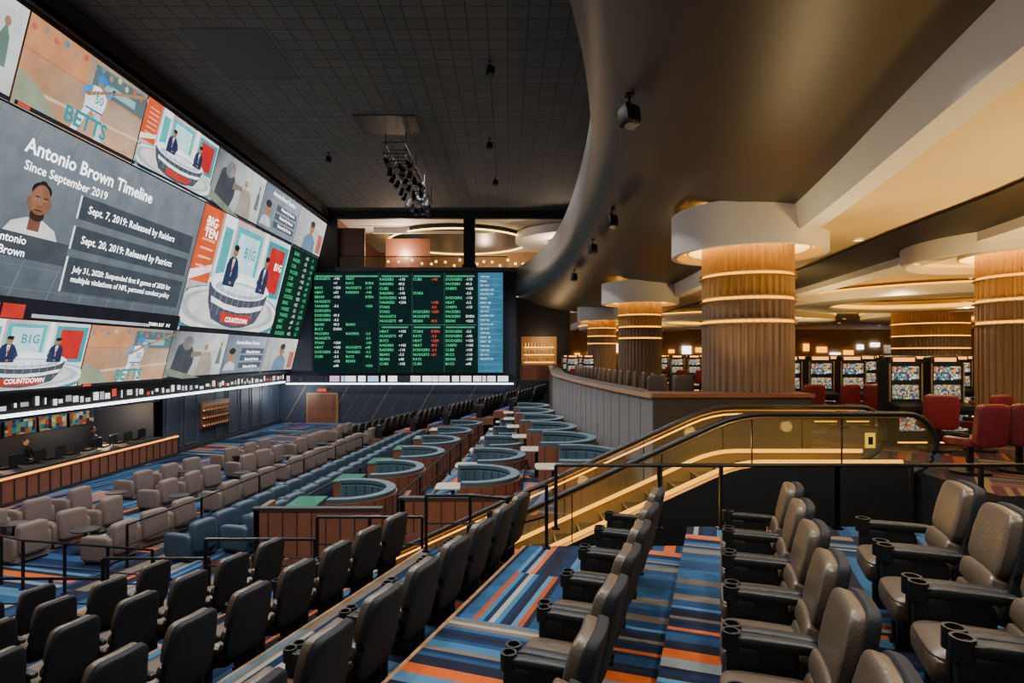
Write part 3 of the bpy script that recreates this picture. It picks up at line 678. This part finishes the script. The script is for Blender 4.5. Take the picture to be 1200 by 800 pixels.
def batter(p,par):
    p.bg((.42,.20,.10),(.58,.32,.18),(.22,.25,.2),(.50,.22,.10))
    p.rect(0,1,.62,.645,(.45,.16,.08)); p.rect(.0,.45,.645,1,(.5,.22,.10)); p.rect(.5,1,.645,.95,(.08,.13,.14)); p.rect(.55,.9,.7,.8,(.22,.40,.40)); p.poly([(0,.2),(1,.32),(1,.36),(0,.24)],(.62,.42,.3)); p.poly([(0,.0),(.35,.0),(.15,.3),(0,.4)],(.24,.27,.18))
    for i in range(14): p.ell(.03+.075*i,.88+.04*(i%2),.018,.04,random.choice([(.5,.1,.06),(.5,.4,.3),(.1,.2,.3),(.3,.2,.15)]),12)
    W=(.75,.77,.82); B=(.03,.28,.60); Wd=(.5,.53,.6)
    p.poly([(.47,.40),(.53,.40),(.50,.3),(.48,.2),(.45,.06),(.45,.02),(.37,.02),(.40,.06),(.43,.2),(.45,.3)],W); p.poly([(.52,.40),(.60,.40),(.62,.3),(.64,.2),(.66,.06),(.69,.02),(.60,.02),(.59,.2),(.57,.3)],Wd)
    p.poly([(.46,.38),(.61,.38),(.63,.50),(.63,.60),(.60,.66),(.56,.69),(.50,.68),(.47,.64),(.455,.52)],W); p.poly([(.50,.68),(.46,.65),(.42,.57),(.43,.51),(.48,.55),(.50,.6)],B); p.poly([(.6,.67),(.64,.62),(.69,.72),(.67,.75),(.63,.70)],B); p.poly([(.43,.55),(.47,.52),(.66,.70),(.65,.73),(.5,.6)],skin)
    p.ell(.56,.75,.032,.06,skin); p.ell(.56,.79,.043,.052,(.02,.18,.5)); p.poly([(.58,.775),(.64,.765),(.64,.785),(.58,.80)],(.02,.18,.5)); p.ell(.58,.755,.005,.007,(.02,.01,.01),8)
    p.ell(.67,.735,.018,.03,(.05,.05,.08)); p.poly([(.66,.73),(.68,.71),(.95,.90),(.965,.92),(.955,.94),(.93,.93)],(.35,.17,.07)); p.rect(.465,.61,.375,.395,(.03,.1,.3))
    for i in range(4): p.rect(.49+.03*i,.493+.03*i,.40,.64,(.55,.6,.7))
    p.rect(0,1,0,.05,(.015,.015,.02)); p.rect(.02,.1,.005,.045,(.6,.04,.03))
    S=p.S; w=p.a1-p.a0; h=p.b1-p.b0
    text('50',S,p.a0+w*.5,p.b0+h*.47,h*.15,E_txb,par); text('BETTS',S,p.a0+w*.3,p.b0+h*.09,h*.27,E_txb,par,bold=.03)
def football(p):
    p.bg((.25,.24,.24),(.45,.45,.44),(.62,.63,.64),(.08,.09,.10))
    p.poly([(.05,0),(.35,0),(.42,.3),(.42,.5),(.36,.68),(.3,.75),(.2,.78),(.12,.7)],(.05,.055,.065)); p.ell(.27,.76,.085,.15,(.14,.15,.17)); p.ell(.31,.72,.04,.07,(.25,.18,.14)); p.poly([(.5,.0),(.8,0),(.78,.3),(.72,.55),(.62,.64),(.53,.5)],(.30,.26,.22)); p.ell(.63,.70,.07,.13,(.55,.5,.42)); p.ell(.60,.68,.035,.07,(.3,.2,.15)); p.poly([(.36,.45),(.55,.5),(.54,.58),(.36,.58)],(.18,.15,.13))
    p.rect(.8,.97,.2,.9,(.5,.53,.53)); p.poly([(.84,.3),(.93,.3),(.92,.6),(.89,.75),(.86,.6)],(.10,.17,.13)); p.ell(.89,.76,.02,.05,skin); p.rect(0,1,0,.05,(.015,.015,.02)); p.poly([(0,.1),(.3,.0),(.6,.0),(0,.25)],(.16,.2,.14))
def textp(p,par):
    p.bg((.13,.16,.19),(.18,.22,.26),(.30,.34,.4),(.13,.16,.19)); p.rect(0,1,0,.05,(.015,.015,.02)); p.ell(.16,.48,.075,.17,(.3,.16,.1)); p.ell(.16,.60,.07,.08,(.03,.03,.03)); p.poly([(.03,.12),(.3,.12),(.27,.28),(.2,.34),(.12,.34),(.06,.28)],(.5,.5,.5))
    for v in(.55,.36,.17): p.rect(.36,.95,v,v+.14,(.07,.085,.11))
    w=p.a1-p.a0; h=p.b1-p.b0
    text('Antonio Brown Timeline',p.S,p.a0+w*.12,p.b0+h*.8,h*.13,E_txw,par)
    for v in(.58,.39,.2): text('Released by Patriots',p.S,p.a0+w*.4,p.b0+h*v,h*.1,E_txw,par)
def figure(p):
    p.bg((.3,.3,.3),(.5,.48,.42),(.62,.6,.54),(.35,.38,.4)); p.poly([(.28,0),(.74,0),(.70,.34),(.62,.45),(.56,.5),(.46,.5),(.4,.45),(.32,.34)],(.12,.2,.28)); p.rect(.47,.55,.44,.56,skin); p.ell(.51,.66,.08,.15,skin); p.ell(.51,.76,.082,.08,(.05,.04,.03)); p.ell(.485,.67,.008,.012,(.02,.01,.01),8); p.ell(.535,.67,.008,.012,(.02,.01,.01),8); p.rect(.49,.53,.575,.585,(.3,.06,.05)); p.rect(.78,.95,.1,.6,(.4,.12,.08)); p.rect(0,1,0,.05,(.015,.015,.02))
pan=S.panel
football(pan(G[1],G[2],H2,H3))
batter(pan(G[2],G[3],H2,H3),vw); studio(pan(G[3],G[4],H2,H3)); football(pan(G[4],G[5],H2,H3)); textp(pan(G[5],G[6],H2,H3),vw); figure(pan(G[6],G[7],H2,H3))
batter(pan(G[1],G[2],H0,H1),vw); studio(pan(G[2],G[3],H0,H1)); batter(pan(G[3],G[4],H0,H1),vw); football(pan(G[4],G[5],H0,H1)); textp(pan(G[5],G[6],H0,H1),vw); figure(pan(G[6],G[7],H0,H1))
studio(pan(G[4],G[6],H1,H2))
text('BIG\nTEN',S,26.4,7.3,.62,E_txw,vw,lsp=.8); text('COUNTDOWN',S,30.2,3.1,.36,E_txw,vw); text('B1G',S,30.5,6.5,.75,E_txb,vw); text('B1G',S,34.5,6.4,.6,E_txw,vw)
text('COUNTDOWN',S,17.7,.48,.22,E_txw,vw); text('B1G',S,17.95,1.75,.4,E_txb,vw)
p=pan(12.2,G[4],H1,H2)
p.bg((.06,.073,.088),(.07,.085,.10),(.15,.175,.20),(.16,.185,.21))
w=p.a1-p.a0; h=p.b1-p.b0
U=lambda s:(s-p.a0)/w
V=lambda t:(t-p.b0)/h
for k in range(7): p.rect(0,1,.15+.12*k,.153+.12*k,(.12,.145,.17))
for k in range(10): p.poly([(.05+.1*k,0),(.053+.1*k,0),(.15+.1*k,1),(.147+.1*k,1)],(.12,.145,.17))
for (t0,t1) in((5.85,6.6),(4.85,5.6),(3.45,4.6)): p.rect(U(19.1),U(25.9),V(t0),V(t1),(.045,.055,.068)); p.rect(U(19.1),U(19.18),V(t0),V(t1),(.8,.8,.8))
text('Antonio Brown Timeline',S,16.5,7.2,.58,E_txw,vw,bold=.02); text('Since September 2019',S,16.6,6.72,.38,E_txw,vw)
text('Sept. 7, 2019: Released by Raiders',S,19.35,6.1,.36,E_txw,vw); text('Sept. 20, 2019: Released by Patriots',S,19.35,5.1,.36,E_txw,vw); text('July 31, 2020: Suspended first 8 games of 2020 for\nmultiple violations of NFL personal conduct policy',S,19.3,4.15,.275,E_txw,vw,lsp=1.2)
fs,ft=17.55,5.95
def fe(du,dv,ru,rv,c,n=28): p.ell(U(fs+du),V(ft+dv),ru/w,rv/h,c,n)
p.poly([(U(fs-1.0),V(4.95)),(U(fs+1.0),V(4.95)),(U(fs+.8),V(5.25)),(U(fs+.3),V(5.45)),(U(fs-.3),V(5.45)),(U(fs-.8),V(5.25))],(.6,.6,.6))
p.poly([(U(fs-.22),V(5.1)),(U(fs+.22),V(5.1)),(U(fs+.22),V(5.6)),(U(fs-.22),V(5.6))],(.14,.06,.035))
fe(-.40,-.02,.06,.13,(.18,.08,.05)); fe(.40,-.02,.06,.13,(.18,.08,.05)); fe(0,.34,.37,.26,(.015,.012,.01)); fe(0,.55,.14,.10,(.02,.015,.01)); fe(0,0,.38,.53,(.20,.09,.05)); fe(-.1,.05,.2,.4,(.25,.115,.065)); fe(0,-.38,.27,.18,(.03,.02,.015)); fe(0,-.27,.20,.09,(.20,.09,.05)); fe(0,-.23,.15,.025,(.04,.025,.02)); fe(0,-.32,.11,.025,(.2,.06,.05)); fe(0,-.12,.08,.05,(.15,.065,.035)); fe(0,0,.035,.13,(.26,.12,.07)) 
for s in(-1,1): fe(.15*s,.08,.055,.02,(.5,.47,.45)); fe(.15*s,.08,.025,.022,(.01,.01,.01)); fe(.15*s,.16,.10,.018,(.02,.015,.01))
p.rect(U(12.3),U(19.0),V(4.25),V(4.95),(.05,.06,.07)); text('Antonio',S,16.15,4.66,.34,E_txw,vw); text('WR Brown',S,15.75,4.3,.34,E_txw,vw)
p.rect(0,1,0,.11,(.012,.012,.016)); p.rect(0,U(17.0),0,.075,(.8,.04,.015)); p.rect(U(17.1),U(17.9),0,.075,(.45,.03,.02)); p.rect(U(18.2),U(24.2),.01,.03,(.35,.4,.45)); text('IND',S,15.9,H1+.12,.34,E_txw,vw); text('TAMPA BAY   8-8',S,24.0,H1+.14,.2,E_txw,vw)
text('NAL',S,15.3,3.35,.6,E_txb,vw)
p=pan(G[6],G[7],H1,H2); p.rect(0,1,0,1,(.006,.02,.014))
nm=lambda: random.choice(['PACKERS','BEARS','BUCS','RAIDERS','CHIEFS','DODGERS','YANKEES','RAYS','NUGGETS','HEAT','STARS','CUBS'])
od=lambda: random.choice(['-110','+105','+250','49.5','-3.5','+7','-145','EVEN','u48','o51'])
for a,g,mm in((36.95,nm,E_txg),(39.0,od,E_txo),(40.2,od,E_txg)): text('\n'.join(g() for _ in range(14)),S,a,7.75,.32,mm,vw,lsp=1.22,bold=0)
S.obj('led_image',vw)
# ribbon display
mb=MB(); mb.box(-15.75,-15.55,-2,41.9,-1.85,-1.28,M_blk); mb.box(-15.4,.4,41.65,41.8,-1.98,-1.4,M_blk)
mb.box(-15.6,-15.45,-2,41.5,-1.97,-1.87,E_wht); mb.box(-15.4,.4,41.5,41.65,-2.1,-1.99,E_wht)
rb=mb.obj('led_ribbon',False)
R1=Scr(Vector((-15.55,0,-1.85)),Vector((0,1,0)),Vector((0,0,1)),Vector((1,0,0)))
y=8
while y<41.3:
    k=random.uniform(.06,.35); c=random.choice([(.8,.8,.8),(.8,.8,.8),(.3,.3,.35),(.6,.6,.6),(.5,.05,.03),(.9,.9,.9)])
    v0=.1+random.random()*.1; hh=random.choice([.14,.22,.3]); R1.k=0; R1.poly([(y,v0),(y+k,v0),(y+k,v0+hh),(y,v0+hh)],c); y+=k+random.uniform(.05,.3)
R1.obj('ribbon_image',rb)
R2=Scr(Vector((-15.4,41.65,-1.98)),Vector((1,0,0)),Vector((0,0,1)),Vector((0,-1,0)))
y=0
while y<15.2:
    k=random.uniform(.2,.8); R2.k=0; c=random.choice([(1.2,1.2,1.2),(.9,.9,.9),(.9,.9,.9),(.02,.02,.03),(.7,.4,.65),(.4,.6,.9)]); R2.poly([(y,.08),(y+k,.08),(y+k,.48),(y,.48)],c); y+=k+random.uniform(.03,.2)
R2.obj('ribbon_image_back',rb)
# ---------------------------------------------------------------- odds scoreboard
mb=MB(); mb.box(-13.6,-.2,41.5,41.95,-1.35,5.75,M_blk); sb=mb.obj('odds_scoreboard',False)
B=Scr(Vector((-13.5,41.5,-1.3)),Vector((1,0,0)),Vector((0,0,1)),Vector((0,-1,0)))
q=B.panel(0,13.2,0,7.0); q.rect(0,1,0,1,(.004,.012,.012)); q.rect(.868,1,0,1,(.03,.12,.20))
for i in range(16): q.rect(.875,.993,.02+i*.061,.022+i*.061,(.15,.35,.45))
for u in(.345,.52,.69): q.rect(u,u+.0015,0,1,(.03,.12,.08))
q.rect(.35,.86,.475,.478,(.06,.25,.15))
for u0,u1 in((.01,.15),(.17,.34),(.36,.5),(.53,.67),(.7,.85)):
    q.rect(u0,u1,.955,.97,(.05,.25,.15))
    if u0>.3: q.rect(u0,u1,.445,.46,(.05,.25,.15))
def col(a,b,n_,size,m,gen,lsp=1.0): text('\n'.join(gen() for _ in range(n_)),B,a,b,size,m,sb,off=.2,lsp=lsp,bold=.006)
gap=lambda g,pr=.25: (lambda: g() if random.random()>pr else ' ')
for a,g,mm in((.15,gap(nm,.15),E_txg),(1.45,gap(od,.2),E_txo),(2.3,gap(nm,.35),E_txg),(3.65,gap(od,.35),E_txg)): col(a,6.45,20,.24,mm,g,1.32)
for b0 in(6.4,2.8):
    for a,g,mm in((4.65,gap(nm,.1),E_txg),(5.95,gap(od,.2),E_txo),(6.95,gap(nm,.1),E_txg),(8.2,gap(od),E_txr),(9.2,gap(nm,.15),E_txg),(10.6,gap(od,.1),E_txo)):
        col(a,b0,10 if b0>3 else 8,.25,mm,g,1.28)
col(11.6,6.6,20,.18,E_txo,lambda: random.choice(['LAKERS 102','CELTICS 98','FINAL','Q3 4:12','HEAT  88','TOP 5th']),1.66)
B.obj('odds_image',sb)
# ---------------------------------------------------------------- clerks behind the counter
def person(name,x,y,z,rz,shirt):
    e=bpy.data.objects.new(name,None); bpy.context.collection.objects.link(e); e.location=(x,y,z); e.rotation_euler=(0,0,rz)
    J={'pel':((0,0,.95),.15),'ch':((0,0,1.25),.17),'nk':((0,0,1.47),.06),'hd0':((0,.01,1.56),.06),'hL':((.1,0,.9),.09),'kL':((.11,.02,.5),.065),'aL':((.11,-.02,.08),.045),'tL':((.12,.15,.04),.035),'hR':((-.1,0,.9),.09),'kR':((-.11,.02,.5),.065),'aR':((-.11,-.02,.08),.045),'tR':((-.12,.15,.04),.035),
     'sL':((.19,0,1.4),.06),'eL':((.25,.05,1.15),.042),'wL':((.2,.28,1.08),.03),'sR':((-.19,0,1.4),.06),'eR':((-.25,.05,1.15),.042),'wR':((-.2,.28,1.08),.03)}
    E=[('pel','ch'),('ch','nk'),('nk','hd0'),('pel','hL'),('hL','kL'),('kL','aL'),('aL','tL'),('pel','hR'),('hR','kR'),('kR','aR'),('aR','tR'),('ch','sL'),('sL','eL'),('eL','wL'),('ch','sR'),('sR','eR'),('eR','wR')]
    ks=list(J); me=bpy.data.meshes.new('body'); me.from_pydata([J[k][0] for k in ks],[(ks.index(a),ks.index(b)) for a,b in E],[])
    o=bpy.data.objects.new('body',me); bpy.context.collection.objects.link(o); o.parent=e; md=o.modifiers.new('s','SKIN'); me.materials.append(shirt)
    for i,k in enumerate(ks): me.skin_vertices[0].data[i].radius=(J[k][1],J[k][1]*.8); me.skin_vertices[0].data[i].use_root=(k=='pel')
    o.modifiers.new('u','SUBSURF').levels=2
    mb=MB(); mb.sell((0,.02,1.64),(.075,.095,.12),M_skin,1,1); mb.sell((0,-.01,1.68),(.082,.09,.1),M_blk,1,1); mb.sell((0,.115,1.63),(.012,.02,.025),M_skin,1,1)
    for s in(-1,1):
        mb.sell((.03*s,.105,1.655),(.012,.006,.007),M_white,1,1,None,8,6); mb.sell((.078*s,.01,1.63),(.01,.02,.03),M_skin,1,1,None,8,6)
        mb.sell((.2*s,.32,1.07),(.03,.045,.015),M_skin,.8,.8,None,10,6)
        for i in range(4): mb.tube([(.2*s+(-.024+.016*i),.35,1.07),(.2*s+(-.026+.017*i),.39,1.068),(.2*s+(-.026+.017*i),.415,1.055)],.008,M_skin,6)
        mb.tube([(.2*s-.03*s,.31,1.07),(.2*s-.055*s,.34,1.065),(.2*s-.05*s,.365,1.06)],.009,M_skin,6)
    mb.sell((0,.108,1.59),(.022,.006,.005),M_red,1,1,None,8,6)
    mb.obj('head_and_hands',True,e)
person('betting_clerk',-17.35,21.5,FL,R(-90),M_shell); person('betting_clerk',-17.35,25,FL,R(-90),M_navy)
# ---------------------------------------------------------------- lights
def spot(x,y,z,e,ang=110,col=(1,.93,.84),tgt=None,r=.25,blend=.6):
    d=bpy.data.lights.new('spot','SPOT'); d.energy=e; d.spot_size=R(ang); d.color=col; d.shadow_soft_size=r; d.spot_blend=blend
    o=bpy.data.objects.new('ceiling_or_fill_spot',d); bpy.context.collection.objects.link(o); o.location=(x,y,z)  # serves ceiling downlights and added fill uplights alike
    if tgt: o.rotation_euler=(Vector(tgt)-Vector((x,y,z))).to_track_quat('-Z','Y').to_euler()
def pl(x,y,z,e,col,r=.2):
    d=bpy.data.lights.new('pt','POINT'); d.energy=e; d.color=col; d.shadow_soft_size=r
    o=bpy.data.objects.new('fill_light',d); bpy.context.collection.objects.link(o); o.location=(x,y,z)  # bare point light used as fill, no pendant fixture
spot(2.4,2.5,2.9,520,130); spot(3.4,5.6,2.7,600,130); spot(1.4,6.3,3.1,560,130); spot(5.6,3.5,2.3,380,140,(1,.85,.65)); spot(.3,1.2,3.5,330,130)
for x in(-10.5,-4.5,0.5):
    for y in(6,15,24,33): spot(x,y,9.9,3300,120,(1,.97,.95))
for x,y in((8.2,8.5),(9.5,15),(14,10),(13,20),(19,16),(10,27),(20,26),(30,24),(14,44),(28,40),(8.2,35),(36,14)): spot(x,y,2.1,560,165,(1,.72,.36),r=.3)
for x,y,e in((8.5,10,700),(9.8,20,800),(13.5,14,800),(16,33,950),(22,22,950),(9,40,800),(7.0,5.5,500),(30,32,950)): spot(x,y,-.6,e,155,(1,.64,.20),tgt=(x,y,3))  # added uplights without fixtures, brighten the casino ceiling
spot(4.2,11.0,-.6,380,110,(1,.74,.36),tgt=(3.4,9,3.2)); spot(3.9,18,-.6,300,130,(1,.74,.36),tgt=(4,18,3.2))  # added uplights without fixtures, put a warm sheen on the soffit
for x,y in((3.9,11.3),(6.9,11.3)): spot(x,y,-.7,110,60,(1,.70,.28),tgt=(5.25,12.6,1.6))  # added spots without fixtures, aimed up at the front column
for x,y in((-8,45),(4,45),(-2,52)): pl(x,y,7.8,800,(1,.72,.52))  # unseen fill points that brighten the upper lounge
for x in(5.2,3.4,1.4): pl(x,9.95,ez(x)+.5,22,(1,.55,.10),.1)  # fill points added between the balustrades for the escalator's amber glow
pl(-17.5,20,-2.6,200,(1,.72,.45)); pl(-17.5,26,-2.6,200,(1,.72,.45)); pl(-14.7,40,-2.6,200,(.9,.95,1)); pl(-17.4,14,-2.6,160,(1,.72,.45)); pl(2.6,42.6,.9,120,(1,.7,.35))  # unseen fill points for counter recess, back corner and bar
w=bpy.data.worlds.new('World'); bpy.context.scene.world=w; w.use_nodes=True
w.node_tree.nodes['Background'].inputs[0].default_value=(.95,.96,1,1); w.node_tree.nodes['Background'].inputs[1].default_value=.5
# ---------------------------------------------------------------- camera
cd=bpy.data.cameras.new('camera'); cd.lens=21; cd.sensor_width=36; cd.shift_x=.0042; cd.shift_y=.0125; cd.clip_end=300; cd.clip_start=.05
co=bpy.data.objects.new('camera',cd); bpy.context.collection.objects.link(co); co.rotation_euler=(R(90),0,0); bpy.context.scene.camera=co
for o in bpy.data.objects:
    if o.parent is None: o.location.z+=4.8
